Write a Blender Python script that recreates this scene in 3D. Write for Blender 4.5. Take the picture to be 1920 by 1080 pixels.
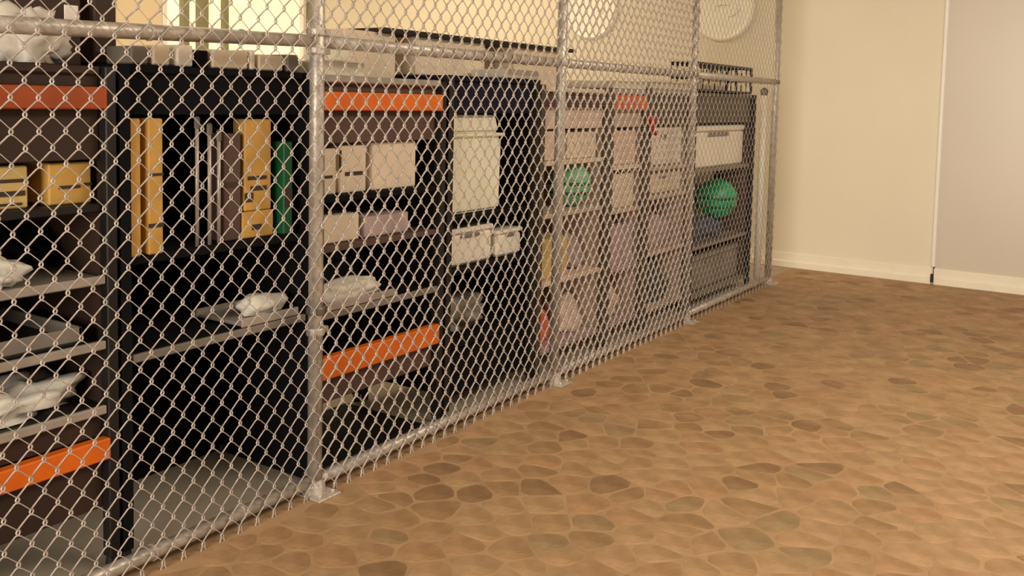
import bpy, bmesh, math, random
from mathutils import Vector, Matrix, noise
random.seed(7)
PI = math.pi
for o in list(bpy.data.objects): bpy.data.objects.remove(o)
S = bpy.context.scene
C = S.collection

# ---------------------------------------------------------------- camera
yaw, pit, rol = .5868, .0735, .0217
F = Vector((-math.sin(yaw)*math.cos(pit), math.cos(yaw)*math.cos(pit), -math.sin(pit)))
R = Vector((math.cos(yaw), math.sin(yaw), 0)); U = R.cross(F)
R2 = R*math.cos(rol)+U*math.sin(rol); U2 = -R*math.sin(rol)+U*math.cos(rol)
cd = bpy.data.cameras.new('camera'); cam = bpy.data.objects.new('camera', cd); C.objects.link(cam)
cam.matrix_world = Matrix(((R2.x, U2.x, -F.x, 2.2045), (R2.y, U2.y, -F.y, 0), (R2.z, U2.z, -F.z, 1.3226), (0, 0, 0, 1)))
cd.sensor_width = 36; cd.lens = 1745.5/1920*36; cd.shift_y = -(540-317.05)/1920
cd.clip_start = .05; cd.clip_end = 100
S.camera = cam
# ---------------------------------------------------------------- world, light, exposure
S.view_settings.view_transform = 'Standard'; S.view_settings.look = 'None'
S.view_settings.gamma = 1; S.view_settings.use_curve_mapping = False
S.view_settings.exposure = 0.0
w = bpy.data.worlds.new('world'); S.world = w; w.use_nodes = True
w.node_tree.nodes['Background'].inputs[0].default_value = (1, .86, .68, 1)
w.node_tree.nodes['Background'].inputs[1].default_value = .22
def area(name, loc, rot, sx, sy, power, col):
    l = bpy.data.lights.new(name, 'AREA'); l.shape = 'RECTANGLE'; l.size = sx; l.size_y = sy
    l.energy = power; l.color = col
    o = bpy.data.objects.new(name, l); o.location = loc; o.rotation_euler = rot; C.objects.link(o)
area('ceiling_or_fill_light', (2.9, 2.9, 3.15), (0, 0, 0), 1.4, 2.0, 76, (1, .88, .70))
area('ceiling_or_fill_light', (-3.2, 5.6, 3.15), (0, 0, 0), 2.0, 2.0, 88, (1, .80, .52))
area('ceiling_or_fill_light', (2.9, 4.5, 3.1), (0, math.radians(38), math.radians(0)), .8, 2.6, 70, (1, .88, .70))  # tilted fill light, added to brighten the far part of the fence
# unseen fill light added behind the camera, brightening back wall and racks
area('rear_fill_light', (2.0, -4.2, 1.8), (math.radians(85), 0, math.radians(4)), 3.0, 2.2, 470, (1, .93, .82))

# ---------------------------------------------------------------- materials
def mat(name, col, rough=.6, metal=0, var=.12, scale=8, bump=0, col2=None, bscale=None, emit=0, spec=.5):
    m = bpy.data.materials.new(name); m.use_nodes = True
    nt = m.node_tree; b = nt.nodes['Principled BSDF']
    b.inputs['Roughness'].default_value = rough; b.inputs['Metallic'].default_value = metal
    b.inputs['Specular IOR Level'].default_value = spec
    tc = nt.nodes.new('ShaderNodeTexCoord'); n = nt.nodes.new('ShaderNodeTexNoise')
    n.inputs['Scale'].default_value = scale; n.inputs['Detail'].default_value = 4
    nt.links.new(tc.outputs['Object'], n.inputs['Vector'])
    r = nt.nodes.new('ShaderNodeValToRGB')
    c2 = col2 or tuple(c*(1-var) for c in col)
    r.color_ramp.elements[0].position = .35; r.color_ramp.elements[1].position = .65
    r.color_ramp.elements[0].color = (*c2, 1); r.color_ramp.elements[1].color = (*col, 1)
    nt.links.new(n.outputs['Fac'], r.inputs['Fac']); nt.links.new(r.outputs['Color'], b.inputs['Base Color'])
    if bump:
        n2 = nt.nodes.new('ShaderNodeTexNoise'); n2.inputs['Scale'].default_value = bscale or scale*3
        nt.links.new(tc.outputs['Object'], n2.inputs['Vector'])
        bp = nt.nodes.new('ShaderNodeBump'); bp.inputs['Strength'].default_value = bump; bp.inputs['Distance'].default_value = .01
        nt.links.new(n2.outputs['Fac'], bp.inputs['Height']); nt.links.new(bp.outputs['Normal'], b.inputs['Normal'])
    if emit:
        nt.links.new(r.outputs['Color'], b.inputs['Emission Color']); b.inputs['Emission Strength'].default_value = emit
    return m
M = dict(
    wall=mat('wall_paint', (.78, .70, .54), .75, var=.05, scale=1.2, bump=.05, bscale=60),
    wallr=mat('wall_panel_glossy', (.63, .55, .44), .35, var=.05, scale=1.0, bump=.04, bscale=3),
    wallin=mat('wall_paint_warm', (.76, .62, .42), .8, var=.06, scale=1.5),
    base=mat('baseboard_paint', (.84, .76, .60), .5, var=.05),
    ceil=mat('ceiling_paint', (.7, .64, .52), .9),
    trimw=mat('white_trim', (.85, .80, .72), .3, var=.04),
    grout=mat('floor_grout', (.41, .245, .120), .8, var=.22, scale=5, bump=.2),
    conc=mat('cage_floor', (.40, .33, .25), .8, var=.2, scale=3, bump=.2),
    galv=mat('galvanised_steel', (.60, .53, .45), .42, metal=.4, var=.3, scale=26, bump=.15, bscale=80),
    wire=mat('galvanised_wire', (.56, .475, .41), .45, metal=.15, var=.3, scale=60),
    clamp=mat('dull_steel', (.22, .19, .15), .5, metal=.6, var=.3, scale=30),
    black=mat('black_fabric', (.003, .003, .004), .9, var=.4, bump=.3, spec=.2),
    navy=mat('navy_fabric', (.012, .012, .03), .9, var=.3, spec=.2),
    darkst=mat('dark_steel', (.018, .015, .013), .5, metal=.3, var=.3),
    brown=mat('dark_brown_board', (.042, .017, .008), .7, var=.35, scale=5),
    mbrown=mat('brown_board', (.11, .06, .045), .7, var=.25, scale=5),
    tan=mat('tan_board', (.62, .47, .36), .7, var=.2, scale=5),
    greyh=mat('taupe_board', (.115, .092, .062), .6, var=.3, scale=5),
    orange=mat('orange_paint', (.90, .17, .006), .45, var=.25, scale=5),
    rust=mat('burnt_orange_paint', (.42, .07, .008), .5, var=.35, scale=5),
    redor=mat('red_orange_paint', (.75, .15, .06), .5, var=.2),
    red=mat('red_plastic', (.55, .02, .02), .4),
    lip=mat('pale_aluminium', (.46, .40, .34), .35, metal=.3, var=.2, scale=12),
    yellow=mat('yellow_card', (.66, .36, .075), .6, var=.3, scale=9),
    pyell=mat('pale_yellow_card', (.70, .48, .16), .6, var=.25, scale=9),
    ink=mat('dark_print', (.05, .03, .015), .7),
    kraft=mat('beige_card', (.84, .68, .50), .7, var=.14, scale=6),
    cream=mat('cream_plastic', (.90, .84, .64), .5, var=.12, scale=4),
    white=mat('white_plastic', (.92, .82, .68), .5, var=.10, scale=4),
    pink=mat('pinkish_card', (.86, .62, .50), .6, var=.2, scale=5),
    mauve=mat('mauve_fabric', (.52, .37, .36), .8, var=.3, scale=6, bump=.4),
    slate=mat('slate_blue_fabric', (.07, .085, .12), .85, var=.4, scale=6, bump=.4),
    grey=mat('grey_plastic', (.24, .20, .16), .6, var=.25, scale=5),
    cloth=mat('white_cloth', (.80, .74, .62), .85, var=.15, scale=8, bump=.5, bscale=25),
    bag=mat('white_bag', (.78, .72, .62), .45, var=.18, scale=9, bump=.4, bscale=20),
    green=mat('green_rubber', (.012, .38, .15), .35, var=.45, scale=5),
    dgreen=mat('dark_green_rubber', (.006, .11, .035), .45, var=.3, scale=6),
    pgreen=mat('pale_green_rubber', (.22, .60, .32), .4, var=.3, scale=6),
    plaque=mat('cream_plaster', (1.0, .95, .80), .45, var=.06, scale=9),
    plaqued=mat('plaque_relief', (.70, .58, .38), .5, var=.1),
    gtint=mat('grey_green_card', (.10, .15, .10), .6, var=.5, scale=14),
    frame=mat('olive_frame', (.26, .24, .12), .5, var=.2),
    day=mat('daylit_glass', (1.0, .84, .55), .3, var=.14, scale=2.5, emit=.8),
    rubber=mat('black_rubber', (.008, .008, .008), .6),
)
# stones: six close tans
SC = [(.42, .258, .128), (.39, .230, .110), (.34, .200, .092), (.41, .232, .112), (.33, .215, .104), (.44, .262, .132), (.28, .160, .073)]
ST = [mat('stone_tan', c, .62, scale=9, bump=.25, bscale=40, col2=(c[0]*.70, c[1]*.68, c[2]*.62)) for c in SC]

# ---------------------------------------------------------------- mesh helpers
class MB:
    def __init__(s): s.v = []; s.f = []
    def box(s, x0, x1, y0, y1, z0, z1, ch=0.0):
        b = bmesh.new(); bmesh.ops.create_cube(b, size=1)
        for v in b.verts: v.co = Vector(((x0+x1)/2+v.co.x*(x1-x0), (y0+y1)/2+v.co.y*(y1-y0), (z0+z1)/2+v.co.z*(z1-z0)))
        if ch: bmesh.ops.bevel(b, geom=b.edges[:], offset=min(ch, .3*min(abs(x1-x0), abs(y1-y0), abs(z1-z0))), segments=1, affect='EDGES')
        return s.add(b)
    def add(s, b, mx=None):
        n = len(s.v); b.verts.index_update()
        for v in b.verts: s.v.append(tuple(mx @ v.co if mx else v.co))
        for f in b.faces: s.f.append([n+v.index for v in f.verts])
        b.free(); return s
    def tube(s, pts, r, n=8, caps=True, rs=None):
        pts = [Vector(p) for p in pts]; st = len(s.v); up = None
        for i, p in enumerate(pts):
            d = (pts[min(i+1, len(pts)-1)]-pts[max(i-1, 0)]).normalized()
            if up is None: up = Vector((1, 0, 0)) if abs(d.x) < .8 else Vector((0, 1, 0))
            a = d.cross(up).normalized(); b2 = a.cross(d).normalized(); up = b2
            rr = rs[i] if rs else r
            for k in range(n):
                t = 2*PI*k/n; s.v.append(tuple(p+a*math.cos(t)*rr+b2*math.sin(t)*rr))
        for i in range(len(pts)-1):
            for k in range(n):
                s.f.append([st+i*n+k, st+i*n+(k+1) % n, st+(i+1)*n+(k+1) % n, st+(i+1)*n+k])
        if caps:
            s.f.append([st+k for k in range(n)][::-1]); s.f.append([st+(len(pts)-1)*n+k for k in range(n)])
        return s
    def lathe(s, prof, c, axis='z', n=24):
        st = len(s.v); c = Vector(c)
        for r, h in prof:
            for k in range(n):
                t = 2*PI*k/n; p = (r*math.cos(t), r*math.sin(t), h)
                if axis == 'y': p = (p[0], p[2], p[1])
                if axis == 'x': p = (p[2], p[0], p[1])
                s.v.append(tuple(c+Vector(p)))
        for i in range(len(prof)-1):
            for k in range(n): s.f.append([st+i*n+k, st+i*n+(k+1) % n, st+(i+1)*n+(k+1) % n, st+(i+1)*n+k])
        s.f.append([st+k for k in range(n)][::-1]); s.f.append([st+(len(prof)-1)*n+k for k in range(n)])
        return s
    def build(s, name, m, parent=None, smooth=False, origin=None):
        me = bpy.data.meshes.new(name); v = s.v
        if origin: v = [(p[0]-origin[0], p[1]-origin[1], p[2]-origin[2]) for p in v]
        me.from_pydata(v, [], s.f)
        b = bmesh.new(); b.from_mesh(me); bmesh.ops.recalc_face_normals(b, faces=b.faces[:]); b.to_mesh(me); b.free()
        me.materials.append(m)
        if smooth:
            me.polygons.foreach_set('use_smooth', [True]*len(me.polygons))
        o = bpy.data.objects.new(name, me); C.objects.link(o)
        if origin and not parent: o.location = origin
        if parent: o.parent = parent
        return o
def tag(o, label=None, cat=None, group=None, kind=None):
    if label: o['label'] = label
    if cat: o['category'] = cat
    if group: o['group'] = group
    if kind: o['kind'] = kind
    return o
def thing(name, loc, label, cat, group=None):
    o = bpy.data.objects.new(name, None); o.empty_display_size = .05; C.objects.link(o); o.location = loc
    return tag(o, label, cat, group)
class P:   # part builder that writes world coordinates under an Empty
    def __init__(s, root): s.r = root; s.o = tuple(root.location)
    def __call__(s, mb, name, m, parent=None, smooth=False):
        mb.v = [(p[0]-s.o[0], p[1]-s.o[1], p[2]-s.o[2]) for p in mb.v]
        return mb.build(name, m, parent or s.r, smooth)
def struct(name, mb, m): return tag(mb.build(name, m), kind='structure')

# ---------------------------------------------------------------- the room
WX = -5.6; BY = 7.6; SEAM = 1.005
fl = struct('floor', MB().box(-.06, 5.2, -1.2, BY, -.1, 0), M['grout'])
struct('floor_cage', MB().box(WX, -.06, -1.2, BY, -.1, 0), M['conc'])
struct('wall_back', MB().box(WX, SEAM, BY, BY+.1, 0, 3.2), M['wall'])
struct('wall_right_panel', MB().box(SEAM+.014, 5.2, BY-.004, BY+.1, 0, 3.2), M['wallr'])
struct('trim_1', MB().box(SEAM-.012, SEAM+.014, BY-.018, BY+.1, .135, 3.2, .004), M['trimw'])
# left wall with its window opening
W0, W1, Z0, Z1 = 5.62, 7.48, .95, 2.75
wl = MB(); wl.box(WX-.1, WX, -1.2, W0, 0, 3.2); wl.box(WX-.1, WX, W1, BY, 0, 3.2); wl.box(WX-.1, WX, W0, W1, 0, Z0); wl.box(WX-.1, WX, W0, W1, Z1, 3.2)
struct('wall_left', wl, M['wallin'])
struct('ceiling', MB().box(WX, 3.8, -1.2, BY, 3.2, 3.3), M['ceil'])
wf = MB(); wf.box(WX-.06, WX+.02, W0, W0+.05, Z0, Z1, .005); wf.box(WX-.06, WX+.02, W1-.05, W1, Z0, Z1, .005)
wf.box(WX-.06, WX+.02, W0, W1, Z0, Z0+.05, .005); wf.box(WX-.06, WX+.02, W0, W1, Z1-.05, Z1, .005)
win = struct('window_1', wf, M['trimw'])
for y, ww in ((5.88, .07), (6.09, .11), (6.37, .05)):
    MB().box(WX-.05, WX+.03, y-ww/2, y+ww/2, Z0+.05, Z1-.05, .005).build('mullion', M['frame'], win)
MB().box(WX-.05, WX-.04, W0+.05, W1-.05, Z0+.05, Z1-.05).build('pane', M['day'], win)
struct('trim_2', MB().box(WX, WX+.09, BY-.12, BY, 0, 3.2, .01), M['frame'])
bb = MB(); bb.box(WX+.1, SEAM-.006, BY-.012, BY, 0, .125, .004); bb.box(WX+.1, SEAM-.006, BY-.026, BY, 0, .058, .006)
struct('baseboard_back', bb, M['base'])
bb = MB(); bb.box(SEAM+.008, 5.2, BY-.016, BY, 0, .125, .004); bb.box(SEAM+.008, 5.2, BY-.03, BY, 0, .058, .006)
struct('baseboard_right', bb, M['base'])
tag(MB().box(SEAM-.01, SEAM+.012, BY-.04, BY-.031, .02, .085, .003).build('corner_bracket', M['darkst']),
    'small dark bracket at the foot of the white wall seam', 'bracket')

# ---------------------------------------------------------------- stones of the floor (jittered Voronoi cells)
def clip(poly, a, b):           # keep what is nearer a than b
    m = ((a[0]+b[0])/2, (a[1]+b[1])/2); n = (b[0]-a[0], b[1]-a[1]); out = []
    for i in range(len(poly)):
        p, q = poly[i], poly[(i+1) % len(poly)]
        dp = (p[0]-m[0])*n[0]+(p[1]-m[1])*n[1]; dq = (q[0]-m[0])*n[0]+(q[1]-m[1])*n[1]
        if dp <= 0: out.append(p)
        if (dp < 0 < dq) or (dq < 0 < dp):
            t = dp/(dp-dq); out.append((p[0]+t*(q[0]-p[0]), p[1]+t*(q[1]-p[1])))
    return out
ca, sa = math.cos(-.05), math.sin(-.05); GX, GY = .155, .098
seeds = {}
for i in range(-60, 60):
    for j in range(-90, 120):
        u = (i+random.uniform(-.42, .42)+(j % 2)*.5)*GX; v = (j+random.uniform(-.40, .40))*GY
        x = 1.5+u*ca-v*sa; y = 3.5+u*sa+v*ca
        seeds[i, j] = (x, y)
cells = []
for (i, j), s in seeds.items():
    if not (.04 < s[0] < 3.75 and 1.05 < s[1] < 7.5): continue
    # inside the camera's sight, with a margin
    dx, dy = s[0]-2.2045, s[1]
    dep = dx*F.x+dy*F.y; lat = dx*R.x+dy*R.y
    if dep < 2.0 or lat/dep > .66: continue
    poly = [(s[0]-.3, s[1]-.3), (s[0]+.3, s[1]-.3), (s[0]+.3, s[1]+.3), (s[0]-.3, s[1]+.3)]
    for a in range(-3, 4):
        for b in range(-3, 4):
            if (a or b) and (i+a, j+b) in seeds: poly = clip(poly, s, seeds[i+a, j+b])
    poly = [(max(.035, min(3.78, p[0])), min(BY-.035, p[1])) for p in poly]
    cx = sum(p[0] for p in poly)/len(poly); cy = sum(p[1] for p in poly)/len(poly)
    cells.append((dep*dep+0*lat, cx, cy, poly))
cells.sort(key=lambda c: c[0])
def stone_mb(mb, cx, cy, poly, ox, oy, top):
    # cut corners once for a rounder stone
    pl = []
    k = len(poly)
    for q in range(k):
        a, b = poly[q], poly[(q+1) % k]
        pl.append((a[0]*.78+b[0]*.22, a[1]*.78+b[1]*.22)); pl.append((a[0]*.22+b[0]*.78, a[1]*.22+b[1]*.78))
    n = len(mb.v); k = len(pl)
    for sc, z in ((.92, 0), (.90, top*.7), (.80, top)):
        for p in pl: mb.v.append((cx+(p[0]-cx)*sc-ox, cy+(p[1]-cy)*sc-oy, z))
    for r in range(2):
        for q in range(k): mb.f.append([n+r*k+q, n+r*k+(q+1) % k, n+(r+1)*k+(q+1) % k, n+(r+1)*k+q])
    mb.f.append([n+2*k+q for q in range(k)])
rest = [MB() for _ in ST]
wts = [5, 4, 2.5, 3, 1.5, 4, 1.8]
for idx, (d, cx, cy, poly) in enumerate(cells):
    if len(poly) < 3: continue
    m = random.choices(range(len(ST)), wts)[0]
    if idx < 300:
        mb = MB(); stone_mb(mb, cx, cy, poly, cx, cy, random.uniform(.0005, .0012))
        o = mb.build('stone', ST[m], fl); o.location = (cx, cy, 0)
    else:
        stone_mb(rest[m], cx, cy, poly, 0, 0, random.uniform(.0004, .0009))
for m, mb in enumerate(rest):
    if mb.v: tag(mb.build('far_stones', ST[m], fl), kind='stuff')

# ---------------------------------------------------------------- the chain link fence
D = 1.543; Y0 = 2.165-D; RZ = 1.5; TOP = 2.45
fence = thing('chain_link_fence', (0, Y0+2*D, 0), 'long galvanised chain link fence standing on the stone patterned floor before the racks', 'fence')
fp = P(fence)
for k in range(5):
    y = Y0+k*D
    mb = MB().tube([(0, y, 0), (0, y, TOP+.03)], .024, 14)
    post = fp(mb, 'post', M['galv'], smooth=True)
    c = MB().lathe([(.003, TOP+.085), (.016, TOP+.08), (.028, TOP+.055), (.03, TOP+.02), (.027, TOP+.02)], (0, y, 0), n=14)
    fp(c, 'cap', M['galv'], post, True)
    for z in (.55, .62, RZ-.03, RZ+.03) if k == 1 else (RZ,):
        c = MB().lathe([(.029, z-.013), (.031, z-.008), (.031, z+.008), (.029, z+.013)], (0, y, 0), n=14)
        c.box(-.012, .012, y+.028, y+.05, z-.011, z+.011, .002)
        fp(c, 'tension_band', M['clamp'] if k > 2 or z == .62 else M['galv'], post)
    c = MB().box(-.035, .075, y-.05, y+.05, 0, .008, .002); c.lathe([(.036, 0), (.036, .03), (.028, .05)], (0, y, 0), n=14)
    for sx, sy in ((.055, -.03), (.055, .03)): c.lathe([(.007, 0), (.007, .015), (.004, .018)], (sx, y+sy, 0), n=6)
    fp(c, 'foot_plate', M['galv'], post)
HW = D/46; HH = .0402        # half a diamond, across and up
wire_me = {}
def mesh_panel(rad):
    if rad in wire_me: return wire_me[rad]
    rnd = random.Random(3); mb = MB(); thin, fat = (.62, 1.15) if rad > .002 else (1, 1); rows = 59
    for k in range(46):
        y0 = k*HW; pts = []; rs = []; e = .0046
        for r in range(rows+1):
            side = (r+k) % 2
            yy = y0+(HW+e if side else -e); z = .018+r*HH
            goingup = 1
            q = .22*HH; iy = e*.35 if side == 0 else -e*.35
            pts.append((0, yy+iy, z-q*.5)); pts.append((0, yy, z)); pts.append((0, yy+iy, z+q*.5)); rs += [rad*1.2]*3
            if r < rows:
                # the downhill legs of the weave stand proud, the uphill legs lie behind
                s = .0032 if side == 1 else -.0032
                ny = y0+(-e if side else HW+e)
                pts.append((s, yy*.75+ny*.25+rnd.uniform(-.0008, .0008), z+HH*.25)); pts.append((s, yy*.25+ny*.75, z+HH*.75)); rs += [rad*(fat if side == 0 else thin)]*2
        a = pts[0]; pts.insert(0, (a[0], a[1]+(.006 if k % 2 else -.006), a[2]-.016)); rs.insert(0, rad)
        mb.tube(pts, rad, 5, caps=False, rs=rs)
    me = bpy.data.meshes.new('chain_link_mesh'); me.from_pydata(mb.v, [], mb.f); me.materials.append(M['wire'])
    me.polygons.foreach_set('use_smooth', [True]*len(me.polygons)); wire_me[rad] = me
    return me
for k in range(4):
    y = Y0+k*D
    rl = MB().tube([(0, y+.02, RZ-(.04 if k == 0 else 0)), (0, y+D-.02, RZ)], .021, 12); fp(rl, 'middle_rail', M['galv'], smooth=True)
    rl = MB().tube([(0, y+.02, .045), (0, y+D-.02, .045)], .020, 12); fp(rl, 'bottom_rail', M['galv'], smooth=True)
    rl = MB().tube([(0, y+.02, TOP), (0, y+D-.02, TOP)], .021, 12); fp(rl, 'top_rail', M['galv'], smooth=True)
    o = bpy.data.objects.new('chain_link_mesh', mesh_panel((.0021, .0030, .0047, .0013)[k])); C.objects.link(o)
    o.parent = fence; o.location = (.029, y-fence.location.y, 0); o['kind'] = 'stuff'
    for q in range(1, 5):
        yy = y+q*D/5
        for z in (.045, RZ-(.04*(1-q/5) if k == 0 else 0)): fp(MB().lathe([(.0245, -.003), (.0245, .003)], (0, yy, z), axis='y', n=10), 'wire_tie', M['wire'])
# inner gate stile beside the end post
g = thing('gate_stile', (-.052, 6.70, 0), 'light steel upright tube just inside the last fence post', 'post')
gp = P(g)
gp(MB().tube([(-.052, 6.70, 0), (-.052, 6.70, 1.42)], .026, 12), 'tube', M['base'], smooth=True)
gp(MB().lathe([(.026, 1.40), (.028, 1.41), (.028, 1.44), (.012, 1.455)], (-.052, 6.70, 0), n=12), 'cap', M['clamp'])

# ---------------------------------------------------------------- storage racks behind the fence
FX, BX = -.085, -.56
racks = []
def rack(name, label, y0, y1, top, shelves, beams, panels, back, post_m='darkst', back_z0=.3, sides=True):
    r = thing(name, ((FX+BX)/2, (y0+y1)/2, 0), label, 'rack', 'racks in a row behind the fence')
    p = P(r)
    for x in (FX-.018, BX+.018):
        for y in (y0+.018, y1-.018):
            p(MB().box(x-.018, x+.018, y-.016, y+.016, .03, top, .003), 'upright', M[post_m])
            p(MB().lathe([(.014, 0), (.017, .01), (.015, .03), (.012, .04)], (x, y, 0), n=10), 'foot', M['rubber'])
    for z, m, lip in shelves:
        s = p(MB().box(BX+.02, FX-.02, y0+.036, y1-.036, z-.022, z, .003), 'shelf', M[m])
        if lip: p(MB().box(FX-.020, FX-.004, y0+.036, y1-.036, z-.018, z+.006, .003), 'shelf_lip', M[lip], s)
    for z0, z1, m in beams:
        p(MB().box(FX-.03, FX+.004, y0+.03, y1-.03, z0, z1, .004), 'beam', M[m])
        p(MB().box(BX, BX+.03, y0+.03, y1-.03, z0, z1, .004), 'rear_beam', M['darkst'])
    for z0, z1, m in panels:
        p(MB().box(FX-.05, FX-.034, y0+.034, y1-.034, z0, z1, .002), 'valance', M[m])
    if back: p(MB().box(BX-.006, BX+.002, y0+.01, y1-.01, back_z0, top-.02), 'back_panel', M[back])
    if sides:
        p(MB().box(BX+.04, FX-.04, y1-.02, y1-.012, back_z0, top-.02), 'side_panel', M[back or 'black'])
        p(MB().box(BX+.04, FX-.04, y0+.012, y0+.02, max(back_z0, .5) if back_z0 == 0 else back_z0, top-.02), 'side_panel', M[back or 'black'])
    return r
E0 = [(.78, 1.508), (1.515, 2.245), (2.255, 2.965), (2.98, 3.67), (3.685, 4.375), (4.385, 4.835), (4.85, 5.49), (5.505, 6.64)]
rack('storage_rack', 'leftmost rack, burnt orange beams over dark brown boards and pale lipped trays', *E0[0], 1.39,
     [(1.39, 'brown', None), (1.02, 'darkst', None), (.82, 'grey', 'lip'), (.64, 'darkst', 'lip'), (.46, 'darkst', 'lip')],
     [(1.275, 1.335, 'rust'), (.315, .375, 'orange')], [(1.14, 1.275, 'brown'), (1.335, 1.385, 'brown'), (.17, .315, 'brown'), (.375, .44, 'brown')], 'brown', back_z0=.16)
rack('storage_rack', 'all black rack beside the near fence post, holding yellow boxes high up', *E0[1], 1.40,
     [(1.40, 'black', None), (.86, 'black', None), (.58, 'black', 'grey')], [], [(1.26, 1.40, 'black')], 'black', 'black', back_z0=.0)
rack('storage_rack', 'rack with bright orange beams just right of the near fence post', *E0[2], 1.39,
     [(1.39, 'grey', 'lip'), (.975, 'black', None), (.80, 'mbrown', None), (.565, 'black', 'grey')],
     [(1.275, 1.34, 'orange'), (.335, .415, 'orange')], [(1.16, 1.275, 'mbrown'), (1.34, 1.385, 'mbrown'), (.24, .335, 'mbrown')], 'black', back_z0=.24)
rack('storage_rack', 'black rack with a navy header around the big cream tub', *E0[3], 1.42,
     [(1.42, 'navy', None), (.835, 'black', None), (.61, 'black', None), (.30, 'black', None)], [], [(1.265, 1.42, 'navy'), (.07, .27, 'black')], 'black', back_z0=.10)
rack('storage_rack', 'pale beige boarded rack holding the faded green ball', *E0[4], 1.40,
     [(1.39, 'kraft', None), (1.035, 'kraft', None), (.78, 'tan', None), (.45, 'pink', None), (.12, 'mauve', None)], [(1.30, 1.35, 'mbrown')], [(1.19, 1.30, 'pink')], 'tan', back_z0=.10, post_m='greyh')
rack('storage_rack', 'narrow rack with a short red orange beam near the top', *E0[5], 1.40,
     [(1.39, 'kraft', 'lip'), (.98, 'kraft', None), (.74, 'tan', None), (.42, 'mauve', None), (.12, 'mauve', None)], [(1.285, 1.365, 'redor')], [(1.19, 1.285, 'tan')], 'tan', back_z0=.10, post_m='greyh')
rack('storage_rack', 'rack with a taupe header over two stacked pale drawers', *E0[6], 1.40,
     [(1.40, 'greyh', 'lip'), (.95, 'tan', None), (.78, 'tan', None), (.45, 'tan', None), (.12, 'tan', None)], [], [(1.20, 1.385, 'greyh')], 'tan', back_z0=.10, post_m='greyh')
rack('storage_rack', 'last rack before the wall, taupe header above a white bin and green ball', *E0[7], 1.40,
     [(1.40, 'greyh', None), (.90, 'grey', None), (.40, 'grey', None), (.08, 'grey', None)], [], [(1.205, 1.39, 'greyh')], 'mbrown', back_z0=.06)

# ---------------------------------------------------------------- contents
def carton(name, label, cat, y0, y1, z0, z1, x1=-.14, dep=.2, m='kraft', bands=(), tape=True, group=None):
    r = thing(name, (x1-dep/2, (y0+y1)/2, z0), label, cat, group); p = P(r)
    p(MB().box(x1-dep, x1, y0, y1, z0, z1, .004), 'body', M[m])
    if tape: p(MB().box(x1-dep*.55, x1-dep*.45, y0-.001, y1+.001, z1-.012, z1+.0015), 'tape', M['white'])
    for a, b, c, d in bands:        # fractions of the front face
        p(MB().box(x1-.002, x1+.002, y0+a*(y1-y0), y0+b*(y1-y0), z0+c*(z1-z0), z0+d*(z1-z0)), 'print', M['ink'])
    return r
def bin_(name, label, cat, y0, y1, z0, z1, x1=-.145, dep=.3, m='white', group=None):
    r = thing(name, (x1-dep/2, (y0+y1)/2, z0), label, cat, group); p = P(r); h = z1-z0
    p(MB().box(x1-dep, x1-.006, y0+.006, y1-.006, z0, z1-h*.16, .012), 'tub', M[m])
    lid = p(MB().box(x1-dep-.004, x1, y0, y1, z1-h*.15, z1, .01), 'lid', M[m])
    p(MB().box(x1-.004, x1+.006, (y0+y1)/2-(y1-y0)*.18, (y0+y1)/2+(y1-y0)*.18, z1-h*.26, z1-h*.17, .003), 'latch', M['grey'], lid)
    return r
def drawer(name, label, y0, y1, z0, z1, x1=-.14, m='white', group=None):
    r = thing(name, (x1-.17, (y0+y1)/2, z0), label, 'drawer', group); p = P(r); h = z1-z0
    p(MB().box(x1-.34, x1-.012, y0, y1, z0, z1, .006), 'box', M[m])
    f = p(MB().box(x1-.012, x1, y0+.008, y1-.008, z0+.008, z1-.008, .004), 'front', M[m])
    p(MB().box(x1, x1+.01, (y0+y1)/2-.05, (y0+y1)/2+.05, z1-h*.3, z1-h*.2, .003), 'handle', M['grey'], f)
def crumple(name, label, cat, c, s, m, seed=0, amp=.35, fr=2.2, parts=None):
    b = bmesh.new(); bmesh.ops.create_icosphere(b, subdivisions=4, radius=1)
    for v in b.verts:
        q = v.co*fr+Vector((seed*7.3, seed*3.1, 0))
        d = 1+amp*noise.noise(q)*1.6+amp*.5*noise.noise(q*2.7)
        v.co = Vector((v.co.x*d*s[0], v.co.y*d*s[1], max(v.co.z*d, -.55)*s[2]))
    z0 = -.55*s[2]
    mb = MB().add(b); o = mb.build(name, m, smooth=True)
    o.location = (c[0], c[1], c[2]-z0+.001)
    return tag(o, label, cat)
def ball(name, label, c, r, m, m2):
    t = thing(name, (c[0], c[1], c[2]-r), label, 'ball'); p = P(t)
    prof = [(max(.002, r*math.sin(PI*i/20)), -r*math.cos(PI*i/20)) for i in range(21)]
    p(MB().lathe(prof, c, n=32), 'skin', m, smooth=True)
    for dz in (-.35, .05):           # moulded ribs
        z = dz*r; rr = math.sqrt(r*r-z*z)
        p(MB().lathe([(rr-.002, z-.010), (rr+.004, z-.004), (rr+.004, z+.004), (rr-.002, z+.010)], c, n=32), 'rib', m2, smooth=True)
    q = Vector((.9, -.35, -.35)).normalized()
    p(MB().tube([Vector(c)+q*(r-.004), Vector(c)+q*(r+.006)], .012, 10), 'valve', m2)

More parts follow.
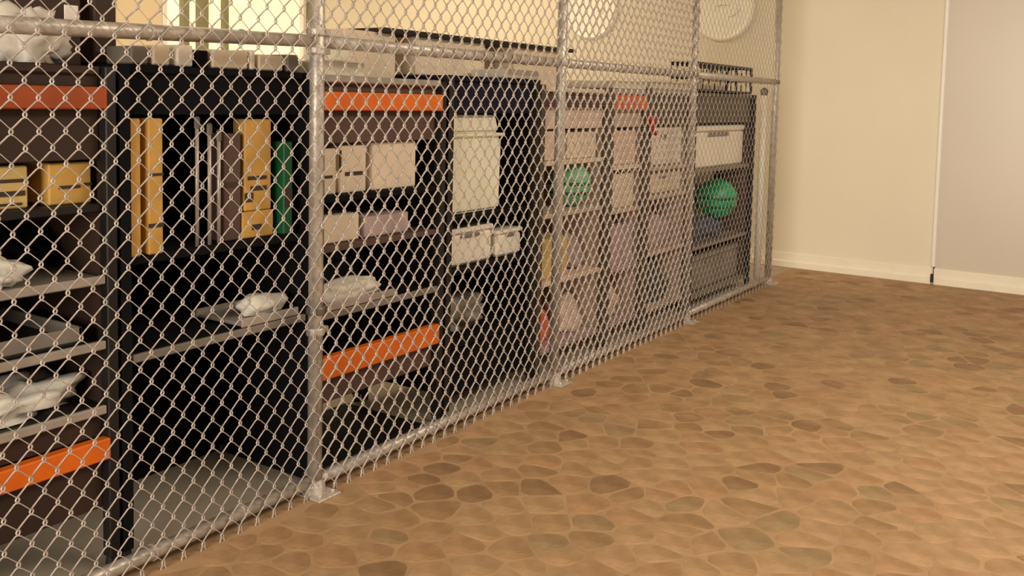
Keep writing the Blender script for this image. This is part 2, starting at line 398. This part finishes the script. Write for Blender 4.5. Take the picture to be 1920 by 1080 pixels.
# rack 1 -------------------------------------------------
carton('cardboard_box', 'pale yellow box with three dark printed lines at the left picture edge', 'box', 1.12, 1.29, 1.0215, 1.13, m='pyell', bands=((.05, .98, .62, .70), (.05, .95, .30, .42), (.05, .9, .08, .14)), tape=False)
carton('cardboard_box', 'yellow box with one short dark line, under the burnt orange beam', 'box', 1.345, 1.465, 1.0215, 1.132, m='yellow', bands=((.22, .72, .38, .46), (.8, 1, .42, .50)), tape=False)
crumple('white_rag', 'small white rag lying on the topmost pale lipped tray', 'rag', (-.20, 1.20, .822), (.07, .09, .05), M['bag'], 4)
crumple('white_bag', 'large crumpled white bag on the lowest lipped tray at left', 'bag', (-.24, 1.24, .462), (.10, .20, .062), M['bag'], 2, .4)
crumple('dark_bag', 'black crumpled bag on the highest lipped tray under the yellow boxes', 'bag', (-.38, 1.38, .822), (.10, .09, .07), M['black'], 5)
# steel trays on the middle shelf
t = thing('tool_tray', (-.3, 1.2, .642), 'flat dark tray on the middle lipped shelf at left', 'tray'); p = P(t)
p(MB().box(-.5, -.12, .95, 1.42, .642, .652, .002), 'base', M['darkst'])
for a in ((-.5, -.49, .95, 1.42), (-.13, -.12, .95, 1.42), (-.5, -.12, .95, .96), (-.5, -.12, 1.41, 1.42)): p(MB().box(*a, .652, .69, .002), 'rim', M['grey'])
crumple('white_bag', 'rumpled white plastic bag lying on top of the leftmost rack', 'bag', (-.19, 1.33, 1.392), (.04, .085, .085), M['bag'], 9, .45)
r_ = carton('cardboard_box', 'dark brown box behind the white bag on top of the leftmost rack', 'box', 1.05, 1.52, 1.392, 1.75, x1=-.27, dep=.15, m='brown', tape=False)
P(r_)(MB().box(-.271, -.266, 1.47, 1.51, 1.50, 1.56, .001), 'label', M['white'])
carton('cardboard_box', 'dark brown box at the left end of the black rack top', 'box', 1.56, 1.63, 1.402, 1.75, x1=-.27, dep=.15, m='brown', tape=False)
# rack 2 (black) ------------------------------------------
TALL = 'tall narrow boxes in the black rack'
carton('tall_box', 'tall narrow yellow box, left of the pair in the black rack', 'box', 1.553, 1.588, .862, 1.25, x1=-.098, dep=.10, m='yellow', tape=False, group=TALL)
carton('tall_box', 'tall narrow yellow box with dark joints, right of the pair in the black rack', 'box', 1.612, 1.66, .862, 1.25, x1=-.098, dep=.10, m='yellow', bands=((0, 1, .58, .60), (0, 1, .20, .23)), tape=False, group=TALL)
for i, y in enumerate((1.80, 1.845, 1.88)):
    t = thing('steel_rod', (-.13, y, .862), ('grey rod nearest the yellow pair in the black rack', 'grey rod in the middle of three in the black rack', 'grey rod nearest the orange figure-like packet')[i], 'rod', 'rods in the black rack'); p = P(t)
    p(MB().tube([(-.13, y, .862), (-.13, y, 1.24-.02*i)], .006, 8), 'shaft', M['lip'], smooth=True)
    p(MB().lathe([(.009, 1.22-.02*i), (.009, 1.25-.02*i), (.004, 1.255-.02*i)], (-.13, y, 0), n=8), 'tip', M['clamp'])
carton('tall_box', 'orange yellow upright packet with dark bands near the fence post', 'packet', 1.99, 2.10, .95, 1.245, x1=-.14, dep=.06, m='yellow', bands=((.1, .8, .34, .38), (.2, .8, .22, .27), (0, .3, .1, .2)), tape=False)
carton('cardboard_box', 'short yellow box under the upright orange packet', 'box', 1.98, 2.11, .862, .948, x1=-.14, dep=.08, m='yellow', bands=((.3, .6, .3, .5),), tape=False)
carton('cardboard_box', 'brownish box between the rods and the orange packet', 'box', 1.905, 1.975, .862, 1.20, x1=-.14, dep=.08, m='mbrown', bands=((.1, .9, .5, .55),), tape=False)
carton('small_box', 'little grey green box close to the near fence post', 'box', 2.135, 2.175, .862, 1.17, x1=-.12, dep=.06, m='dgreen', bands=((.1, .9, .3, .5),), tape=False)
KN = ['grey', 'kraft', 'white', 'black', 'kraft', 'white', 'kraft', 'grey']
KL = ['first from the left end', 'second from the left end', 'third from the left end', 'black one', 'wide beige one right of the black one', 'slim white one', 'widest cream one', 'grey one next to the post']
ys = [(1.575, 1.63), (1.645, 1.70), (1.725, 1.78), (1.795, 1.835), (1.85, 1.985), (1.995, 2.015), (2.03, 2.13), (2.15, 2.20)]
for n_, (a, b) in enumerate(ys):
    carton('small_box', 'small carton on the black rack top, '+KL[n_], 'box', a, b, 1.402, 1.452+.006*(n_ % 3), x1=-.12, dep=.12, m=KN[n_], tape=False, group='small cartons on top of the black rack')
# trays with cloth across the post
for nm, lb, y0, y1 in (('serving_tray', 'pale flat tray left of the near fence post in the black rack', 1.95, 2.17), ('serving_tray', 'pale flat tray right of the near fence post above the orange beam', 2.315, 2.66)):
    t = thing(nm, (-.2, (y0+y1)/2, .582), lb, 'tray'); p = P(t)
    zz = .588 if y0 < 2.2 else .573
    p(MB().box(-.32, -.10, y0, y1, zz, zz+.012, .003), 'base', M['lip'])
    p(MB().box(-.104, -.092, y0-.01, y1+.01, zz, zz+.028, .004), 'front_rim', M['lip'])
    p(MB().box(-.33, -.318, y0-.01, y1+.01, zz, zz+.028, .004), 'rear_rim', M['lip'])
crumple('folded_cloth', 'crumpled beige cloth on the tray left of the near fence post', 'cloth', (-.175, 2.09, .602), (.05, .095, .042), M['cloth'], 21, .2, 1.3)
crumple('folded_cloth', 'crumpled cream cloth spread on the tray right of the near fence post', 'cloth', (-.175, 2.50, .587), (.048, .17, .042), M['cloth'], 23, .2, 1.4)
crumple('folded_cloth', 'peaked white cloth standing close beside the near fence post', 'cloth', (-.28, 2.43, .587), (.026, .045, .085), M['cloth'], 25, .25, 1.4)
# rack 3 --------------------------------------------------
carton('beige_box', 'beige box next to the near fence post under the orange beam', 'box', 2.30, 2.40, .977, 1.14, m='kraft', bands=((.1, .8, .36, .42),), group='beige boxes under the orange beam')
carton('beige_box', 'beige box with a dark left edge, middle of three under the orange beam', 'box', 2.415, 2.555, .977, 1.15, m='kraft', bands=((0, .06, .45, .9), (.2, .85, .36, .44)), group='beige boxes under the orange beam')
carton('beige_box', 'largest beige box with a pale stripe, rightmost under the orange beam', 'box', 2.59, 2.84, .977, 1.157, m='kraft', group='beige boxes under the orange beam')
carton('brown_box', 'brown low box on the shelf beneath the three beige boxes', 'box', 2.32, 2.52, .802, .90, m='kraft', tape=False)
carton('mauve_box', 'mauve low box right of the brown box beneath the beige boxes', 'box', 2.55, 2.80, .802, .88, m='mauve', tape=False)
crumple('slate_cloth', 'slate blue cloth heaped behind the cream cloth', 'cloth', (-.42, 2.60, .567), (.07, .18, .10), M['slate'], 31)
carton('flat_box', 'flat white box lying on top of the orange beam rack', 'box', 2.29, 2.50, 1.394, 1.445, x1=-.10, dep=.2, m='cloth', tape=False)
carton('flat_box', 'flat cream box stacked on the flat white box above the rack', 'box', 2.36, 2.46, 1.447, 1.485, x1=-.14, dep=.12, m='cream', tape=False)
# cartons and a strip imitating a shadow line, on top of racks 3-5
for i, (a, b) in enumerate(((2.62, 2.92), (3.05, 3.55), (3.8, 4.3))):
    carton('long_carton', ('beige carton on top of the orange beam rack under the dark strip', 'beige carton on the navy headed rack under the dark strip', 'beige carton on top of the boarded rack with the faded ball')[i],
           'box', a, b, 1.392 if i != 1 else 1.422, 1.583, x1=-.32, dep=.2, m='kraft', tape=False)
t = thing('shadow_line_strip', (-.42, 3.4, 1.584), 'thin dark strip imitating a shadow line along the cartons on the racks', 'strip'); p = P(t)
p(MB().box(-.54, -.30, 2.80, 4.35, 1.584, 1.600, .003), 'shadow_strip', M['brown'])
p(MB().box(-.298, -.29, 2.80, 4.35, 1.582, 1.602, .002), 'edge_strip', M['darkst'])
# rack 4 --------------------------------------------------
r = thing('cream_tub', (-.25, 3.23, .837), 'large cream tub with sloping shoulder in the navy headed rack', 'tub'); p = P(r)
b = bmesh.new(); bmesh.ops.create_cube(b, size=1)
for v in b.verts:
    tx = .97 if v.co.z < 0 else 1
    v.co = Vector((-.27+v.co.x*.25*tx, 3.235+v.co.y*.43*tx, .837+(v.co.z+.5)*.325))
bmesh.ops.bevel(b, geom=b.edges[:], offset=.012, segments=2, affect='EDGES')
p(MB().add(b), 'body', M['cream'])
p(MB().box(-.40, -.14, 3.016, 3.45, 1.163, 1.178, .005), 'rim', M['cream'])
b = bmesh.new(); bmesh.ops.create_cube(b, size=1)
for v in b.verts:
    v.co = Vector((-.27+v.co.x*.25, 3.225+v.co.y*.41-(.03 if v.co.z > 0 and v.co.y > 0 else 0), 1.179+(v.co.z+.5)*.078))
bmesh.ops.bevel(b, geom=b.edges[:], offset=.012, segments=2, affect='EDGES')
p(MB().add(b), 'lid', M['cream'])
bin_('white_tub', 'wide white lidded box low in the navy headed rack', 'box', 3.04, 3.40, .612, .775, m='white')
bin_('white_tub', 'smaller white lidded box beside the wide one in the navy headed rack', 'box', 3.43, 3.64, .612, .735, m='white')
crumple('grey_bundle', 'dim grey bundle on the lowest shelf of the navy headed rack', 'bundle', (-.33, 3.3, .302), (.12, .2, .09), M['grey'], 41)
# rack 5 --------------------------------------------------
carton('pink_box', 'pinkish box on the upper shelf left above the faded green ball', 'box', 3.74, 4.00, 1.037, 1.18, m='pink')
carton('pink_box', 'pinkish box on the upper shelf right above the faded green ball', 'box', 4.03, 4.32, 1.037, 1.17, m='kraft')
ball('toy_ball', 'faded green ball in the pale boarded rack, seen through dense mesh', (-.22, 4.42-.23, .782+.115), .115, M['pgreen'], M['dgreen'])
carton('yellow_box', 'yellowish box low beneath the faded green ball', 'box', 3.78, 4.05, .452, .65, m='pyell')
crumple('red_cloth', 'reddish cloth on the bottom shelf of the boarded rack', 'cloth', (-.25, 3.88, .122), (.08, .12, .10), M['redor'], 51)
crumple('pink_cloth', 'pinkish grey cloth beside the yellowish box', 'cloth', (-.25, 4.21, .452), (.08, .10, .11), M['mauve'], 53)
crumple('brown_bag', 'tan bag on the bottom shelf right of the reddish cloth', 'bag', (-.25, 4.2, .122), (.08, .11, .11), M['pink'], 55)
# rack 6 --------------------------------------------------
carton('pink_box', 'pinkish box in the narrow rack under the red orange beam', 'box', 4.44, 4.79, .982, 1.17, m='pink')
carton('kraft_box', 'long beige box on the second shelf of the narrow rack', 'box', 4.44, 4.78, .742, .93, m='kraft')
carton('mauve_box', 'mauve box on the third shelf of the narrow rack', 'box', 4.44, 4.79, .422, .64, m='mauve')
crumple('pink_bag', 'soft pinkish bag on the floor shelf of the narrow rack', 'bag', (-.25, 4.61, .122), (.08, .12, .11), M['pink'], 61)
t = thing('red_hook', (-.075, 4.845, 1.16), 'small bright red hook hanging at the rack joint by the taupe header', 'hook'); p = P(t)
p(MB().tube([(-.075, 4.845, 1.235), (-.072, 4.845, 1.20), (-.06, 4.85, 1.165), (-.05, 4.86, 1.15), (-.045, 4.875, 1.16)], .010, 8, rs=[.022, .022, .014, .011, .010]), 'hook_body', M['red'], smooth=True)
p(MB().box(-.09, -.06, 4.80, 4.895, 1.225, 1.255, .004), 'clip', M['red'])
# rack 7 --------------------------------------------------
drawer('pale_drawer', 'pale drawer directly under the taupe header', 4.90, 5.44, .952, 1.185, m='white', group='pale drawers')
drawer('pale_drawer', 'shallower pale drawer below the one under the taupe header', 4.90, 5.44, .782, .915, m='kraft', group='pale drawers')
crumple('mauve_bundle', 'mauve bundle on the third shelf of the rack with two drawers', 'bundle', (-.24, 5.17, .452), (.1, .2, .13), M['mauve'], 71)
crumple('grey_bundle', 'grey blue bundle at the bottom of the rack with two drawers', 'bundle', (-.24, 5.17, .122), (.1, .2, .15), M['slate'], 72)
# rack 8 --------------------------------------------------
bin_('white_bin', 'long white lidded bin above the bright green ball', 'bin', 5.56, 6.58, .902, 1.185, m='white')
carton('white_board_box', 'pale box standing behind the bright green ball', 'box', 5.6, 6.56, .402, .872, x1=-.36, dep=.14, m='cream', tape=False)
crumple('blue_cloth', 'slate blue cloth heaped under the bright green ball', 'cloth', (-.24, 6.0, .402), (.085, .40, .10), M['slate'], 81, .25)
ball('toy_ball', 'bright green ball under the white bin in the last rack', (-.215, 6.26, .665), .142, M['green'], M['dgreen'])
bin_('grey_bin', 'grey lidded bin on the bottom shelf of the last rack', 'bin', 5.6, 6.56, .082, .32, m='grey')
# wire basket on the last rack
t = thing('wire_basket', (-.3, 6.1, 1.402), 'dark wire basket on top of the last rack by the end post', 'basket'); p = P(t)
bx0, bx1, by0, by1, bz0, bz1 = -.30, -.12, 5.6, 6.6, 1.402, 1.585
for z, rr in ((bz1, .012), (bz0+.09, .006), (bz0+.012, .008)):
    p(MB().tube([(bx0, by0, z), (bx1, by0, z), (bx1, by1, z), (bx0, by1, z), (bx0, by0, z)], rr, 6), 'hoop', M['darkst'])
for i in range(11):
    y = by0+(by1-by0)*i/10
    p(MB().tube([(bx1, y, bz1), (bx1, y, bz0+.01), (bx0, y, bz0+.01), (bx0, y, bz1)], .005 if i not in (7, 10) else .012, 6), 'basket_wire', M['darkst'])
carton('basket_box', 'beige box inside the dark wire basket on the last rack', 'box', 5.75, 6.15, 1.42, 1.53, x1=-.14, dep=.12, m='kraft', tape=False)
# pale flat parcels on tops of racks 5..7
carton('flat_parcel', 'pale flat parcel on top of the narrow rack', 'box', 4.42, 4.80, 1.398, 1.44, x1=-.09, dep=.3, m='cloth', tape=False)
carton('flat_parcel', 'pale flat parcel on top of the rack with two drawers', 'box', 4.9, 5.4, 1.408, 1.45, x1=-.09, dep=.3, m='cloth', tape=False)
carton('flat_parcel', 'pale flat parcel on the navy headed rack near the second fence post', 'box', 3.4, 3.66, 1.422, 1.46, x1=-.09, dep=.2, m='cloth', tape=False)
# floor things in the cage
t = thing('floor_slab', (-.33, 2.5, 0), 'thin dark slab on the cage floor beneath the bright orange beams', 'mat'); p = P(t)
p(MB().box(-.54, -.12, 2.30, 2.88, .0, .012, .003), 'slab', M['black']); p(MB().box(-.12, -.105, 2.30, 2.88, .0, .009, .002), 'border', M['rubber'])  # thin dark slab covering the darker area of the cage floor
hose = MB().tube([(-.55+.03*math.sin(i*.4), .98+.08*i-.0*i, .024+0*i) for i in range(4)], .02, 10)
tag(hose.build('rubber_hose', M['rubber'], smooth=True), 'thick black hose on the cage floor at the bottom left corner', 'hose')

# ---------------------------------------------------------------- round plaques on the back wall
def plaque(cx, cz, label, seed):
    t = thing('round_plaque', (cx, BY, cz), label, 'plaque', 'round plaques on the back wall'); p = P(t)
    n = 40
    p(MB().lathe([(.27, 0), (.27, -.02), (.255, -.035), (.235, -.03), (.225, -.022), (.01, -.018)], (cx, BY, cz), axis='y', n=n), 'disc', M['plaque'], smooth=False)
    rnd = random.Random(seed)
    for k in range(2):
        a0 = rnd.uniform(0, 6); r0 = .07+.05*k
        pts = [(cx+r0*math.cos(a0+i*.22)*1.1, BY-.024, cz+r0*math.sin(a0+i*.22)*.6) for i in range(9)]
        p(MB().tube(pts, .008, 6, rs=[.003+.007*math.sin(PI*i/8) for i in range(9)]), 'relief', M['plaque'], smooth=True)
plaque(-.735, 2.13, 'round cream plaque on the back wall above the last rack', 1)
plaque(-2.0, 2.17, 'round cream plaque on the back wall further left, behind dense mesh', 2)
